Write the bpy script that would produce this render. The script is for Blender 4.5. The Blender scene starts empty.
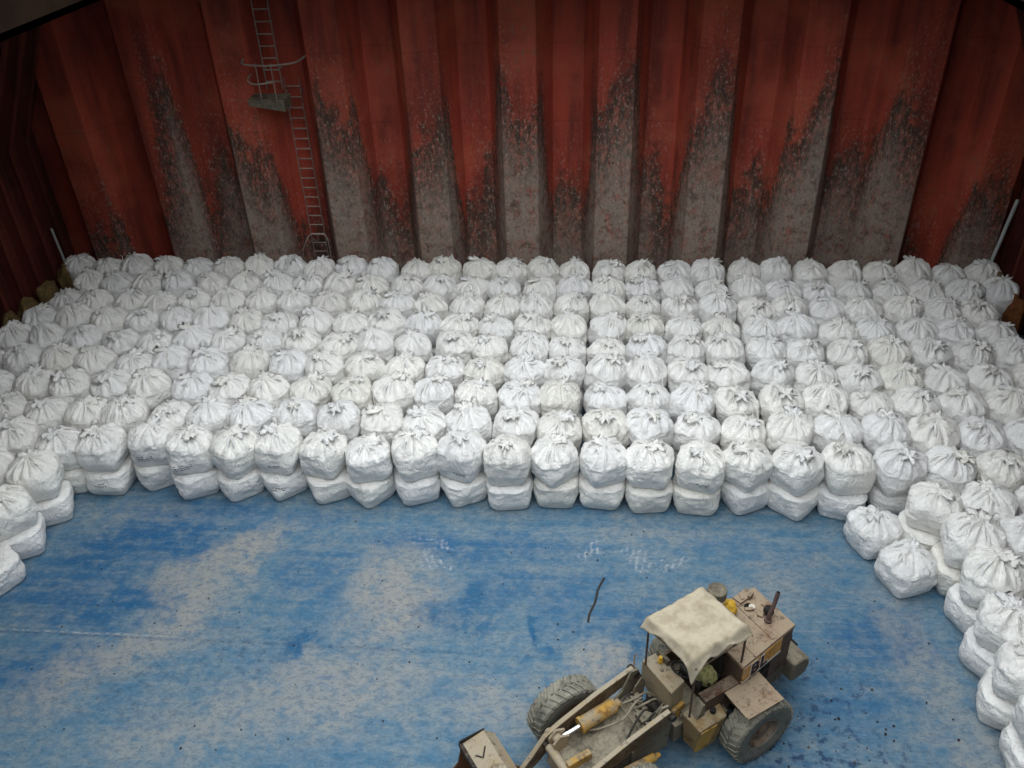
import bpy, bmesh, math, random
from mathutils import Vector, Matrix, noise
R = math.radians
C = bpy.context.scene.collection
SC = bpy.context.scene

# ---------------------------------------------------------------- camera, sky, exposure
cam_d = bpy.data.cameras.new('camera'); cam = bpy.data.objects.new('camera', cam_d); C.objects.link(cam)
cam_d.sensor_width = 36; cam_d.lens = 859/1024*36; cam_d.clip_end = 200
up = -Vector((48, -1250, -859)).normalized()
fw = Vector((86, 594, -859)); fw = (fw - up*fw.dot(up)).normalized()
rt = fw.cross(up)
cam.matrix_world = Matrix.Translation((0, 0, 12.5)) @ Matrix((rt, fw, up)).to_4x4()
SC.camera = cam

world = bpy.data.worlds.new('overcast_sky'); SC.world = world; world.use_nodes = True
wn = world.node_tree.nodes; bgn = wn['Background']
bgn.inputs['Color'].default_value = (0.93, 0.975, 1.0, 1)
_tc = wn.new('ShaderNodeTexCoord'); _sx = wn.new('ShaderNodeSeparateXYZ'); _mr = wn.new('ShaderNodeMapRange'); _wl = world.node_tree.links
_wl.new(_tc.outputs['Generated'], _sx.inputs[0]); _wl.new(_sx.outputs[2], _mr.inputs[0])
_mr.inputs[1].default_value = 0; _mr.inputs[2].default_value = 1; _mr.inputs[3].default_value = .2; _mr.inputs[4].default_value = 2.25   # overcast: brightest overhead
_wl.new(_mr.outputs[0], bgn.inputs['Strength'])
SC.view_settings.view_transform = 'Standard'; SC.view_settings.look = 'None'
SC.view_settings.gamma = 1; SC.view_settings.use_curve_mapping = False
SC.view_settings.exposure = 0.50

# ---------------------------------------------------------------- helpers
def link(name, me, mat, parent=None, smooth=False):
    o = bpy.data.objects.new(name, me); C.objects.link(o)
    if mat is not None and not me.materials:
        for m in (mat if isinstance(mat, (list, tuple)) else [mat]): me.materials.append(m)
    if parent: o.parent = parent
    if smooth:
        for p in me.polygons: p.use_smooth = True
    return o
def obj(name, bm, mat, parent=None, smooth=False, bevel=0, seg=2):
    bmesh.ops.recalc_face_normals(bm, faces=bm.faces)
    me = bpy.data.meshes.new(name); bm.to_mesh(me); bm.free()
    o = link(name, me, mat, parent, smooth)
    if bevel:
        b = o.modifiers.new('bevel', 'BEVEL'); b.width = bevel; b.segments = seg; b.limit_method = 'ANGLE'; b.angle_limit = R(35)
    return o
def empty(name, loc=(0, 0, 0), rz=0):
    o = bpy.data.objects.new(name, None); C.objects.link(o); o.location = loc; o.rotation_euler = (0, 0, rz); o.empty_display_size = .2
    return o
def tag(o, label=None, cat=None, group=None, kind=None):
    for k, v in (('label', label), ('category', cat), ('group', group), ('kind', kind)):
        if v: o[k] = v
    return o
def add_box(bm, x0, x1, y0, y1, z0, z1, M=None):
    vs = [bm.verts.new((x, y, z)) for x in (x0, x1) for y in (y0, y1) for z in (z0, z1)]
    for f in ((0,1,3,2), (4,6,7,5), (0,4,5,1), (2,3,7,6), (0,2,6,4), (1,5,7,3)): bm.faces.new([vs[i] for i in f])
    if M is not None:
        for v in vs: v.co = M @ v.co
    return vs
def box(x0, x1, y0, y1, z0, z1, M=None):
    bm = bmesh.new(); add_box(bm, x0, x1, y0, y1, z0, z1, M); return bm
def add_hexa(bm, pts):      # eight points: bottom four in order, top four in order
    vs = [bm.verts.new(p) for p in pts]
    for f in ((0,3,2,1), (4,5,6,7), (0,1,5,4), (1,2,6,5), (2,3,7,6), (3,0,4,7)): bm.faces.new([vs[i] for i in f])
def add_cyl(bm, a, b, r, r2=None, n=16, caps=True):
    a, b = Vector(a), Vector(b); d = (b - a).normalized()
    u = d.orthogonal().normalized(); w = d.cross(u); r2 = r if r2 is None else r2
    A = [bm.verts.new(a + (u*math.cos(t) + w*math.sin(t))*r) for t in [2*math.pi*i/n for i in range(n)]]
    B = [bm.verts.new(b + (u*math.cos(t) + w*math.sin(t))*r2) for t in [2*math.pi*i/n for i in range(n)]]
    for i in range(n): bm.faces.new((A[i], A[(i+1) % n], B[(i+1) % n], B[i]))
    if caps: bm.faces.new(A[::-1]); bm.faces.new(B)
def add_tube(bm, pts, r, n=8, flat=1.0):
    pts = [Vector(p) for p in pts]; rings = []
    prev = None
    for i, p in enumerate(pts):
        d = (pts[min(i+1, len(pts)-1)] - pts[max(i-1, 0)]).normalized()
        if prev is None: u = d.cross(Vector((0, 0, 1)));  u = u.normalized() if u.length > .05 else d.orthogonal().normalized()
        else: u = (prev - d*prev.dot(d)).normalized()
        prev = u; w = d.cross(u)
        rings.append([bm.verts.new(p + u*math.cos(t)*r + w*math.sin(t)*r*flat) for t in [2*math.pi*k/n for k in range(n)]])
    for a, b in zip(rings, rings[1:]):
        for k in range(n): bm.faces.new((a[k], a[(k+1) % n], b[(k+1) % n], b[k]))
    bm.faces.new(rings[0][::-1]); bm.faces.new(rings[-1])
def bez(pts, n=8):          # Catmull-Rom through points
    P = [Vector(p) for p in pts]; P = [P[0]*2 - P[1]] + P + [P[-1]*2 - P[-2]]; out = []
    for i in range(1, len(P)-2):
        for k in range(n):
            t = k/n; a, b, c, d = P[i-1:i+3]
            out.append(.5*((2*b) + (c-a)*t + (2*a-5*b+4*c-d)*t*t + (-a+3*b-3*c+d)*t**3))
    out.append(P[-2]); return out
def add_prism(bm, prof, y0, y1):   # profile in xz extruded along y
    a = [bm.verts.new((x, y0, z)) for x, z in prof]; b = [bm.verts.new((x, y1, z)) for x, z in prof]
    n = len(prof)
    for i in range(n): bm.faces.new((a[i], a[(i+1) % n], b[(i+1) % n], b[i]))
    bm.faces.new(a[::-1]); bm.faces.new(b)
def sm(a, b, x):
    t = max(0, min(1, (x-a)/(b-a))); return t*t*(3-2*t)

# ---------------------------------------------------------------- material helpers
class NT:
    def __init__(s, name):
        s.m = bpy.data.materials.new(name); s.m.use_nodes = True; s.t = s.m.node_tree; s.n = s.t.nodes; s.l = s.t.links
        s.b = s.n['Principled BSDF']; s.tc = s.n.new('ShaderNodeTexCoord')
    def set(s, inp, v):
        if hasattr(v, 'is_output') : s.l.new(v, inp)
        else: inp.default_value = v if not (isinstance(v, tuple) and len(v) == 3 and inp.type == 'RGBA') else (*v, 1)
    def math(s, op, a, b=0.0, c=None, clamp=False):
        n = s.n.new('ShaderNodeMath'); n.operation = op; n.use_clamp = clamp
        s.set(n.inputs[0], a); s.set(n.inputs[1], b)
        if c is not None: s.set(n.inputs[2], c)
        return n.outputs[0]
    def map(s, v, scale=(1, 1, 1), rot=(0, 0, 0), loc=(0, 0, 0)):
        n = s.n.new('ShaderNodeMapping'); s.set(n.inputs['Vector'], v); n.inputs['Scale'].default_value = scale
        n.inputs['Rotation'].default_value = rot; n.inputs['Location'].default_value = loc; return n.outputs[0]
    def noise(s, v, scale, detail=4, rough=.55, dist=0):
        n = s.n.new('ShaderNodeTexNoise'); s.set(n.inputs['Vector'], v); n.inputs['Scale'].default_value = scale
        n.inputs['Detail'].default_value = detail; n.inputs['Roughness'].default_value = rough; n.inputs['Distortion'].default_value = dist
        return n.outputs['Fac']
    def ramp(s, f, a, b, lo=0.0, hi=1.0):
        n = s.n.new('ShaderNodeMapRange'); n.interpolation_type = 'SMOOTHSTEP'; s.set(n.inputs[0], f)
        n.inputs[1].default_value = a; n.inputs[2].default_value = b; n.inputs[3].default_value = lo; n.inputs[4].default_value = hi
        return n.outputs[0]
    def mix(s, f, a, b, mode='MIX'):
        n = s.n.new('ShaderNodeMix'); n.data_type = 'RGBA'; n.blend_type = mode
        s.set(n.inputs[0], f); s.set(n.inputs[6], a); s.set(n.inputs[7], b); return n.outputs[2]
    def sep(s, v):
        n = s.n.new('ShaderNodeSeparateXYZ'); s.l.new(v, n.inputs[0]); return n.outputs
    def bump(s, h, strength=.3, dist=.02):
        n = s.n.new('ShaderNodeBump'); n.inputs['Strength'].default_value = strength; n.inputs['Distance'].default_value = dist
        s.l.new(h, n.inputs['Height']); s.l.new(n.outputs[0], s.b.inputs['Normal'])
    def out(s, col=None, rough=.8, metal=0.0, spec=.3):
        if col is not None: s.set(s.b.inputs['Base Color'], col)
        s.set(s.b.inputs['Roughness'], rough); s.b.inputs['Metallic'].default_value = metal
        s.b.inputs['Specular IOR Level'].default_value = spec; return s.m
def rgb(r, g, b):
    f = lambda c: (c/255)/12.92 if c/255 <= .04045 else ((c/255+.055)/1.055)**2.4
    return (f(r), f(g), f(b))
def dusty(name, base, dust=rgb(150, 138, 122), amount=.5, rust=rgb(88, 52, 34), rough=.75, metal=0.0, scale=3.0, wear=.35):
    t = NT(name); o = t.tc.outputs['Object']
    n1 = t.noise(o, scale, 6, .62); n2 = t.noise(o, scale*4, 5, .7); n3 = t.noise(t.map(o, (1, 1, 1), loc=(7, 3, 1)), scale*1.6, 6, .7)
    c = t.mix(t.math('MULTIPLY', t.ramp(n3, .52, .66), wear*2, clamp=True), base, rust)
    g = t.n.new('ShaderNodeNewGeometry'); z = t.sep(g.outputs['Normal'])[2]
    up_ = t.ramp(z, -.1, .9, .35, 1.0)
    d = t.math('MULTIPLY', t.ramp(t.math('ADD', n1, t.math('MULTIPLY', n2, .4)), .78-amount*.45, .98-amount*.3), up_)
    c = t.mix(d, c, dust)
    n4 = t.noise(t.map(o, (1, 1, 1), loc=(2, 8, 5)), scale*2.2, 6, .75)
    c = t.mix(t.ramp(n2, .58, .70, 0, .6), c, rgb(38, 33, 30)); c = t.mix(t.ramp(n4, .54, .66, 0, .6), c, rgb(52, 44, 36))
    t.bump(n2, .35, .01)
    return t.out(c, rough, metal)
def plain(name, col, rough=.6, metal=0.0, var=.15, scale=8):
    t = NT(name); n = t.noise(t.tc.outputs['Object'], scale, 5, .6)
    c = t.mix(t.ramp(n, .35, .7, 0, var*2), col, tuple(x*.55 for x in col))
    t.bump(n, .15, .005); return t.out(c, rough, metal)

M = {}
M['yellow'] = dusty('worn_yellow_paint', rgb(176, 136, 62), rgb(150, 136, 112), .45)
M['tan'] = dusty('dusty_tan_plate', rgb(158, 138, 106), rgb(160, 148, 128), .75, wear=.25)
M['hood'] = dusty('faded_rust_red_plate', rgb(112, 82, 62), rgb(156, 138, 116), .9, wear=.4)
M['brown'] = dusty('brown_red_cab_plate', rgb(66, 46, 38), rgb(120, 104, 88), .65)
M['arm'] = dusty('dirty_shaded_arm_steel', rgb(84, 66, 46), rgb(150, 134, 112), .45, rust=rgb(60, 40, 28))  # base kept dark to carry the shadow on the arm sides
M['tank'] = dusty('dusty_yellow_tank', rgb(128, 102, 62), rgb(148, 136, 112), .6, wear=.5)
M['grey'] = dusty('dusty_grey_steel', rgb(88, 82, 70), rgb(138, 130, 112), .62, wear=.25)
M['dark'] = dusty('oily_dark_steel', rgb(34, 31, 29), rgb(96, 88, 78), .2, wear=.15)
M['rubber'] = dusty('dusty_tyre_rubber', rgb(92, 92, 86), rgb(142, 138, 124), .75, rust=rgb(76, 74, 68), wear=.2, rough=.9)
M['rim'] = dusty('dusty_brown_rim', rgb(110, 92, 76), rgb(128, 116, 102), .5)
M['chrome'] = plain('chrome_rod', (.85, .85, .88), .18, 1.0, .02)
M['hose'] = plain('black_hose', rgb(52, 50, 46), .6)
M['black'] = plain('black_opening', rgb(12, 12, 12), .9, var=.05)
M['inside'] = dusty('rusty_bucket_inside', rgb(92, 62, 40), rgb(110, 84, 60), .4, wear=.6)
M['pipe'] = plain('rusty_exhaust_pipe', rgb(100, 80, 76), .7)
M['ycan'] = plain('yellow_plastic', rgb(222, 176, 62), .5, var=.2)
M['letter'] = plain('dark_purple_paint', rgb(52, 32, 42), .7, var=.05)
M['orange'] = dusty('orange_panel_paint', rgb(206, 150, 72), rgb(176, 160, 136), .35, wear=.2)
M['cream'] = plain('cream_stripe_paint', rgb(208, 200, 186), .7)
M['limecloth'] = plain('yellow_green_cloth', rgb(170, 166, 110), .9, var=.6, scale=14)
M['vinyl'] = plain('dark_seat_vinyl', rgb(40, 38, 36), .6)
M['polegrey'] = plain('pale_grey_pole', rgb(176, 180, 178), .6)
M['sack'] = plain('brown_sacking', rgb(112, 92, 58), .95, var=.5, scale=10)
M['sackred'] = plain('rust_brown_sacking', rgb(110, 66, 36), .95, var=.5, scale=10)
M['ladder'] = dusty('dusty_ladder_steel', rgb(120, 100, 90), rgb(170, 160, 150), .8, wear=.15)
M['print'] = plain('faded_grey_print', rgb(128, 130, 132), .9, var=.3, scale=30)

# woven polypropylene of the bulk bags: white, each bag its own slight tint, grime blotches
def bag_mat():
    t = NT('white_woven_polypropylene'); o = t.tc.outputs['Object']
    oi = t.n.new('ShaderNodeObjectInfo'); rnd = oi.outputs['Random']
    vec = t.n.new('ShaderNodeVectorMath'); vec.operation = 'ADD'; t.l.new(o, vec.inputs[0])
    cb = t.n.new('ShaderNodeCombineXYZ'); t.l.new(t.math('MULTIPLY', rnd, 57), cb.inputs[0]); t.l.new(t.math('MULTIPLY', rnd, 31), cb.inputs[1]); t.l.new(cb.outputs[0], vec.inputs[1])
    v = vec.outputs[0]
    n1 = t.noise(v, 2.2, 5, .6); n2 = t.noise(v, 9, 5, .65)
    c = t.mix(rnd, rgb(234, 233, 233), rgb(240, 238, 232))
    c = t.mix(t.ramp(t.math('FRACT', t.math('MULTIPLY', rnd, 7.3)), .88, .97, 0, .4), c, rgb(222, 218, 206))
    c = t.mix(t.ramp(n1, .52, .72, 0, .32), c, rgb(186, 184, 178))
    c = t.mix(t.ramp(n2, .62, .78, 0, .28), c, rgb(164, 160, 152))
    cr = t.n.new('ShaderNodeTexNoise'); t.l.new(t.map(v, (1, 1, .7)), cr.inputs['Vector']); cr.inputs['Scale'].default_value = 6; cr.inputs['Detail'].default_value = 4; cr.inputs['Distortion'].default_value = 1.2
    crease = t.math('ABSOLUTE', t.math('SUBTRACT', cr.outputs['Fac'], .5))
    t.bump(t.math('ADD', t.ramp(crease, 0, .10), t.math('MULTIPLY', n2, .5)), .5, .03)
    return t.out(c, .6, 0, .35)
M['bag'] = bag_mat()

# red bulkhead paint, worn to grey dust in the lower half
def wall_mat(side=False):
    t = NT('shaded_red_side_plating' if side else 'worn_red_hold_paint'); g = t.n.new('ShaderNodeNewGeometry'); p = g.outputs['Position']
    x, y, z = t.sep(p)[:3]
    streak = t.noise(t.map(p, (1.3, 1.3, .16)), 1.6, 6, .6)
    n1 = t.noise(p, .55, 4, .55); n2 = t.noise(p, 2.6, 8, .72); n3 = t.noise(t.map(p, (2.2, 2.2, .8)), 5, 6, .75)
    c = t.mix(t.ramp(streak, .35, .68), rgb(168, 68, 50), rgb(116, 50, 40))
    c = t.mix(t.ramp(n1, .46, .66, 0, .7), c, rgb(180, 86, 62))
    # plate seams, level marks
    seam = t.math('ABSOLUTE', t.math('SUBTRACT', t.math('FRACT', t.math('DIVIDE', t.math('ADD', z, t.math('MULTIPLY', n1, .12)), 2.05)), .5))
    c = t.mix(t.ramp(seam, .004, .014, .22, 0), c, rgb(70, 34, 30))
    # scabs above
    sc_ = t.math('MULTIPLY', t.ramp(n3, .56, .66), t.ramp(n1, .5, .62))
    c = t.mix(t.math('MULTIPLY', sc_, .75), c, rgb(116, 96, 84))
    # dust line, ragged, dark rim above it
    w = t.noise(t.map(p, (1, 1, .12)), .8, 3, .5)
    lvl = t.math('ADD', t.math('ADD', z, t.math('MULTIPLY', t.math('SUBTRACT', w, .5), -8.0)), t.math('MULTIPLY', t.math('SUBTRACT', n2, .5), 3.2))
    lvl = t.math('ADD', lvl, t.ramp(y, 22.75, 23.35, -.2, 2.6) if not side else 6.5)
    lvl = t.math('ADD', lvl, t.math('ADD', t.ramp(x, -11.0, -13.6, 0, 4.2), t.ramp(x, 8.4, 10.0, 0, 2.2)))  # dust thinned near the side corners, putting their shade into the colour
    dark = t.math('MULTIPLY', t.ramp(lvl, 6.4, 5.4), t.ramp(n3, .36, .55))
    c = t.mix(t.math('MULTIPLY', dark, .95), c, rgb(60, 50, 42))
    lvl2 = t.math('ADD', lvl, t.math('MULTIPLY', t.math('SUBTRACT', n3, .5), 3.5))
    dust = t.math('MULTIPLY', t.ramp(lvl2, 6.0, 2.6), t.ramp(n2, .34, .56, .2, .85))
    c = t.mix(dust, c, rgb(154, 140, 128))
    redlow = t.math('MULTIPLY', t.ramp(t.noise(t.map(p, (1, 1, .5), loc=(3, 9, 2)), 1.1, 5, .65), .54, .66), .55)
    c = t.mix(t.math('MULTIPLY', redlow, dust), c, rgb(146, 78, 62))
    sp = t.noise(t.map(p, (1.6, 1.6, 1)), 9, 6, .8); msk = t.math('ADD', t.ramp(lvl, 8.5, 4.5, 0, .75), .06)
    c = t.mix(t.math('MULTIPLY', t.ramp(sp, .55, .62), msk), c, rgb(168, 156, 144)); c = t.mix(t.math('MULTIPLY', t.ramp(sp, .44, .37), msk), c, rgb(62, 44, 38))
    if side: c = t.mix(.72, c, rgb(34, 22, 22))  # side copy: the shade on the side walls is mixed into the paint
    t.bump(t.math('ADD', n3, t.math('MULTIPLY', n2, 1.0)), .45, .03)
    return t.out(c, .72, 0, .3)
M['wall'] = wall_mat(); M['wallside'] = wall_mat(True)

def floor_mat():
    t = NT('scraped_blue_tank_top_paint'); g = t.n.new('ShaderNodeNewGeometry'); p = g.outputs['Position']
    wob = t.noise(p, .9, 6, .65); wob2 = t.noise(t.map(p, loc=(13, 4, 0)), .9, 6, .65)
    n1 = t.noise(p, .35, 4, .55); n2 = t.noise(p, 3.2, 8, .72); n3 = t.noise(p, 11, 6, .7); n4 = t.noise(t.map(p, (1, 1.0, 1), loc=(5, 5, 0)), 24, 4, .7)
    st = t.noise(t.map(p, (.35, 3.2, 1), rot=(0, 0, R(-4))), 1.5, 6, .65)
    dg = t.noise(t.map(p, (.7, 4.5, 1), rot=(0, 0, R(-52))), 1.4, 6, .7)
    X, Y = t.sep(p)[:2]
    dx = t.math('ADD', X, t.math('MULTIPLY', t.math('SUBTRACT', wob, .5), 2.6)); dy = t.math('ADD', Y, t.math('MULTIPLY', t.math('SUBTRACT', wob2, .5), 2.2))
    def blob(cx, cy, rx, ry, rot=0, soft=.6):
        ca, sa = math.cos(R(rot)), math.sin(R(rot))
        ux = t.math('SUBTRACT', dx, cx); uy = t.math('SUBTRACT', dy, cy)
        a = t.math('ADD', t.math('MULTIPLY', ux, ca/rx), t.math('MULTIPLY', uy, sa/rx))
        b = t.math('ADD', t.math('MULTIPLY', ux, -sa/ry), t.math('MULTIPLY', uy, ca/ry))
        d = t.math('SQRT', t.math('ADD', t.math('MULTIPLY', a, a), t.math('MULTIPLY', b, b)))
        return t.ramp(d, 1.0+soft, 1.0-soft)
    def blobs(L):
        acc = None
        for q in L:
            o = t.math('MULTIPLY', blob(*q[:5]), q[5]); acc = o if acc is None else t.math('MAXIMUM', acc, o)
        return acc
    c = t.mix(t.ramp(t.math('ADD', t.math('MULTIPLY', n2, .6), t.math('MULTIPLY', st, .4)), .38, .62), rgb(72, 114, 142), rgb(122, 138, 146))
    deep = blobs(DEEP)
    c = t.mix(t.math('MULTIPLY', deep, t.ramp(t.math('ADD', t.math('MULTIPLY', n2, .5), t.math('MULTIPLY', st, .5)), .62, .40, .3, .95)), c, rgb(18, 86, 134))
    c = t.mix(t.ramp(n1, .5, .66, 0, .4), c, rgb(54, 106, 142))
    grey = blobs(GREY)
    c = t.mix(t.math('MULTIPLY', grey, t.ramp(n2, .28, .56, .15, .85)), c, rgb(156, 153, 146))
    c = t.mix(t.ramp(dg, .58, .70, 0, .5), c, rgb(138, 148, 158))
    c = t.mix(t.ramp(st, .60, .70, 0, .45), c, rgb(62, 104, 150))
    teal = blobs(TEAL)
    c = t.mix(t.math('MULTIPLY', teal, t.ramp(n2, .6, .45, .3, .95)), c, rgb(20, 88, 130))
    # grime specks and crumbs
    c = t.mix(t.ramp(t.math('ADD', n3, t.math('MULTIPLY', n2, .35)), .82, .9, 0, .75), c, rgb(40, 56, 80))
    c = t.mix(t.ramp(n4, .66, .72, 0, .6), c, rgb(54, 66, 84))
    c = t.mix(t.ramp(n4, .32, .27, 0, .6), c, rgb(176, 184, 194))
    # weld seam of the plates on the left, dusty white
    sx = t.math('ADD', Y, t.math('MULTIPLY', t.math('SUBTRACT', wob, .5), .10))
    for (yy, xx0, xx1, col, wdt, k) in ((9.74, -14, -7.6, rgb(190, 190, 188), .022, .7), (9.70, -14, -2.0, rgb(52, 70, 96), .03, .6), (13.02, -12, 2.0, rgb(60, 84, 118), .02, .35), (6.0, -9, 9, rgb(60, 84, 118), .03, .4)):
        m = t.ramp(t.math('ABSOLUTE', t.math('SUBTRACT', sx, yy)), wdt*1.6, wdt*.6)
        m = t.math('MULTIPLY', m, t.math('MULTIPLY', t.ramp(X, xx1+.8, xx1-.8), t.ramp(t.noise(t.map(p, (1, 3, 1)), 7, 5, .7), .46, .6, .05, k)))
        c = t.mix(m, c, col)
    # tyre print marks and a dark tear
    for (cx, cy, rx, ry, rot) in TRACKS:
        w = t.n.new('ShaderNodeTexWave'); w.inputs['Scale'].default_value = 2.6; w.inputs['Distortion'].default_value = 2; t.l.new(t.map(p, rot=(0, 0, R(rot))), w.inputs['Vector'])
        c = t.mix(t.math('MULTIPLY', blob(cx, cy, rx, ry, rot, .4), t.math('MULTIPLY', t.ramp(w.outputs['Fac'], .4, .8, .2, .75), t.ramp(n3, .42, .56))), c, rgb(172, 178, 184))
    # fine mottled wear: darker paint left in pits, paler scuffs across them
    g1 = t.noise(t.map(p, (1, 1.6, 1), rot=(0, 0, R(-35)), loc=(3, 8, 0)), 6.5, 8, .78); g2 = t.noise(t.map(p, (1, 2.2, 1), rot=(0, 0, R(20)), loc=(31, 2, 0)), 15, 6, .8)
    c = t.mix(t.ramp(g1, .47, .60, 0, .42), c, rgb(50, 84, 112)); c = t.mix(t.ramp(g1, .45, .36, 0, .40), c, rgb(136, 144, 152))
    c = t.mix(t.ramp(g2, .54, .64, 0, .5), c, rgb(44, 68, 92)); c = t.mix(t.ramp(g2, .43, .34, 0, .35), c, rgb(150, 156, 160))
    grime = blobs([(3.8, 7.9, 1.3, .9, 0, 1), (3.9, 9.0, .8, .9, 0, .8), (-6.0, 9.6, .9, .8, 0, .5), (-3.2, 10.6, .6, .5, 0, .5), (-7.5, 8.6, 1.2, .6, 0, .4)])
    c = t.mix(t.math('MULTIPLY', grime, t.ramp(t.noise(t.map(p, loc=(9, 9, 0)), 5.5, 6, .7), .52, .62, 0, .8)), c, rgb(26, 50, 88))
    t.bump(t.math('ADD', n2, t.math('ADD', t.math('MULTIPLY', n3, .5), g1)), .5, .03)
    return t.out(c, t.ramp(n2, .3, .7, .6, .9), 0, .25)
# worn and deep blue areas of the floor: centre, radii, angle, strength
GREY = [(-6.9, 12.0, 1.0, .45, 30, 1), (-7.4, 10.8, .9, .9, 40, .95), (-8.2, 9.3, 1.7, .55, 38, .8), (-3.6, 10.9, .9, 1.1, 20, 1), (-4.3, 8.8, 1.6, .9, 10, .75),
        (.2, 9.25, .8, .55, 35, 1), (-1.0, 8.6, 1.1, .5, 0, .6), (-6.0, 8.0, 1.6, .6, 20, .6), (5.8, 10.0, .5, 1.6, 10, .5), (3.6, 11.6, 1.2, .5, 20, .35), (-9.4, 12.9, 1.2, .3, 0, .3), (6.3, 8.3, .6, .9, 0, .6), (1.5, 12.8, 1.6, .35, 0, .35)]
DEEP = [(-8.9, 12.1, 1.9, .75, 8, 1), (-9.6, 10.6, 1.6, .7, 0, .95), (-8.2, 13.1, 1.6, .35, 0, .7), (-2.2, 12.3, 2.2, .4, 0, .7), (-.9, 11.2, 1.5, .6, 10, .55), (-6.0, 12.9, 1.0, .3, 0, .5),
        (-9.5, 8.9, 1.1, .6, 10, .75), (5.3, 10.4, .85, .6, 0, .95), (4.6, 9.2, 1.0, .6, 0, .5), (3.5, 7.6, 1.4, .5, 0, .5), (.6, 10.6, 1.1, .4, 20, .5), (3.2, 12.5, 1.4, .3, 0, .3), (-5.2, 11.4, .6, .8, 0, .5)]
TEAL = [(-4.95, 9.75, .38, .45, 0, 1), (-1.9, 10.7, .45, .45, 0, .7), (-2.7, 10.6, .4, .3, 0, .6), (-.72, 10.1, .13, .5, -10, 1), (.95, 10.0, .18, .7, -15, .8), (1.6, 10.6, .12, .2, 0, .8), (-9.9, 11.6, .6, .25, 0, .6), (-8.6, 10.4, .7, .25, 0, .5)]
TRACKS = [(-2.75, 12.35, .45, .1, 0), (-2.95, 11.8, .42, .14, -25), (1.0, 12.2, .35, .2, 10), (1.7, 12.0, .4, .1, 15), (.15, 12.3, .15, .2, 0)]
M['floor'] = floor_mat()
M['steel'] = plain('dark_painted_steel', rgb(44, 32, 24), .9, var=.4, scale=1); M['steel'].node_tree.nodes['Principled BSDF'].inputs['Specular IOR Level'].default_value = .05

# ---------------------------------------------------------------- the hold
XL, XR, YB, YF, ZD = -16.2, 11.8, 23.5, -9.0, 9.4
def grid_quad(bm, a, b, c, d): bm.faces.new([bm.verts.new(p) for p in (a, b, c, d)])
bm = bmesh.new(); add_box(bm, XL-.3, XR+.3, YF-.3, YB+.6, -.3, 0)
tag(obj('floor', bm, M['floor']), kind='structure')
# corrugated bulkhead: front flange, right web, rear flange, left web; period 2.5 m
def corrugated(x0, x1, yfront, depth, z0, z1, phase, thick=.05, per=2.527, ff=.94, web=.38):
    pts = []; k = math.floor((x0-phase)/per) - 1
    while phase + k*per < x1 + per:
        b = phase + k*per
        pts += [(b, yfront), (b+ff, yfront), (b+ff+web, yfront+depth), (b+per-web, yfront+depth)]; k += 1
    # clip to range
    out = []
    for (xa, ya), (xb, yb) in zip(pts, pts[1:]):
        if xb <= x0 or xa >= x1: continue
        ta = max(0, (x0-xa)/(xb-xa)); tb = min(1, (x1-xa)/(xb-xa))
        A = (xa+(xb-xa)*ta, ya+(yb-ya)*ta); B = (xa+(xb-xa)*tb, ya+(yb-ya)*tb)
        if not out: out.append(A)
        out.append(B)
    bm = bmesh.new(); zs = [z0, z1]
    rows = [[(bm.verts.new((x, y, z)), bm.verts.new((x, y+thick+.1, z))) for x, y in out] for z in zs]
    for i in range(len(out)-1):
        for s in (0, 1): bm.faces.new((rows[0][i][s], rows[0][i+1][s], rows[1][i+1][s], rows[1][i][s]))
        for r in (0, 1): bm.faces.new((rows[r][i][0], rows[r][i+1][0], rows[r][i+1][1], rows[r][i][1]))
    for i in (0, -1): bm.faces.new((rows[0][i][0], rows[0][i][1], rows[1][i][1], rows[1][i][0]))
    return bm
DEP = .8
w = obj('wall_back', corrugated(XL, XR, YB-DEP, DEP, -.2, ZD+.1, -2.37), M['wall'], bevel=.03)
tag(w, kind='structure')
tag(obj('wall_front', box(XL, XR, YF-.3, YF, -.2, ZD), M['steel']), kind='structure')
# side walls: plating, deep vertical frames, topside tank slope with its own frames
def side(name, xw, s, ytop_in):       # s=+1: hold lies towards +x
    bm = bmesh.new(); zk = 4.9; xi = xw + s*2.3
    prof = [(xw, -.2), (xw, zk), (xi, ZD), (xw-s*.4, ZD), (xw-s*.4, -.2)]
    add_prism(bm, prof, YF-.3, YB+.4)
    y = YB - .9
    while y > YF:
        d = .36
        add_prism(bm, [(xw-s*.02, -.1), (xw+s*d, -.1), (xw+s*d, zk-.05), (xi+s*.18, ZD-.05), (xi-s*.02, ZD-.05), (xw-s*.02, zk)], y-.02, y+.02)
        add_prism(bm, [(xw+s*(d-.02), -.1), (xw+s*(d+.02), -.1), (xw+s*(d+.02), zk-.07), (xi+s*.22, ZD-.06), (xi+s*.17, ZD-.06), (xw+s*(d-.02), zk-.04)], y-.07, y+.07)
        y -= .82
    tag(obj(name, bm, M['wallside']), kind='structure')
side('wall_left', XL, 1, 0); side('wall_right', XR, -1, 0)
# weather deck around the open hatch, with the coaming
HX0, HX1, HY0, HY1 = -9.7, 6.8, -5.0, 19.2
bm = bmesh.new()
for q in ((XL-.4, HX0, YF-.3, YB+.6), (HX1, XR+.4, YF-.3, YB+.6), (HX0, HX1, HY1, YB+.6), (HX0, HX1, YF-.3, HY0)): add_box(bm, *q, ZD, ZD+.12)
for q in ((HX0-.15, HX0, HY0-.15, HY1+.15), (HX1, HX1+.15, HY0-.15, HY1+.15), (HX0, HX1, HY1, HY1+.15), (HX0, HX1, HY0-.15, HY0)): add_box(bm, *q, ZD, ZD+2.5)
tag(obj('ceiling', bm, M['steel']), kind='structure')

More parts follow.
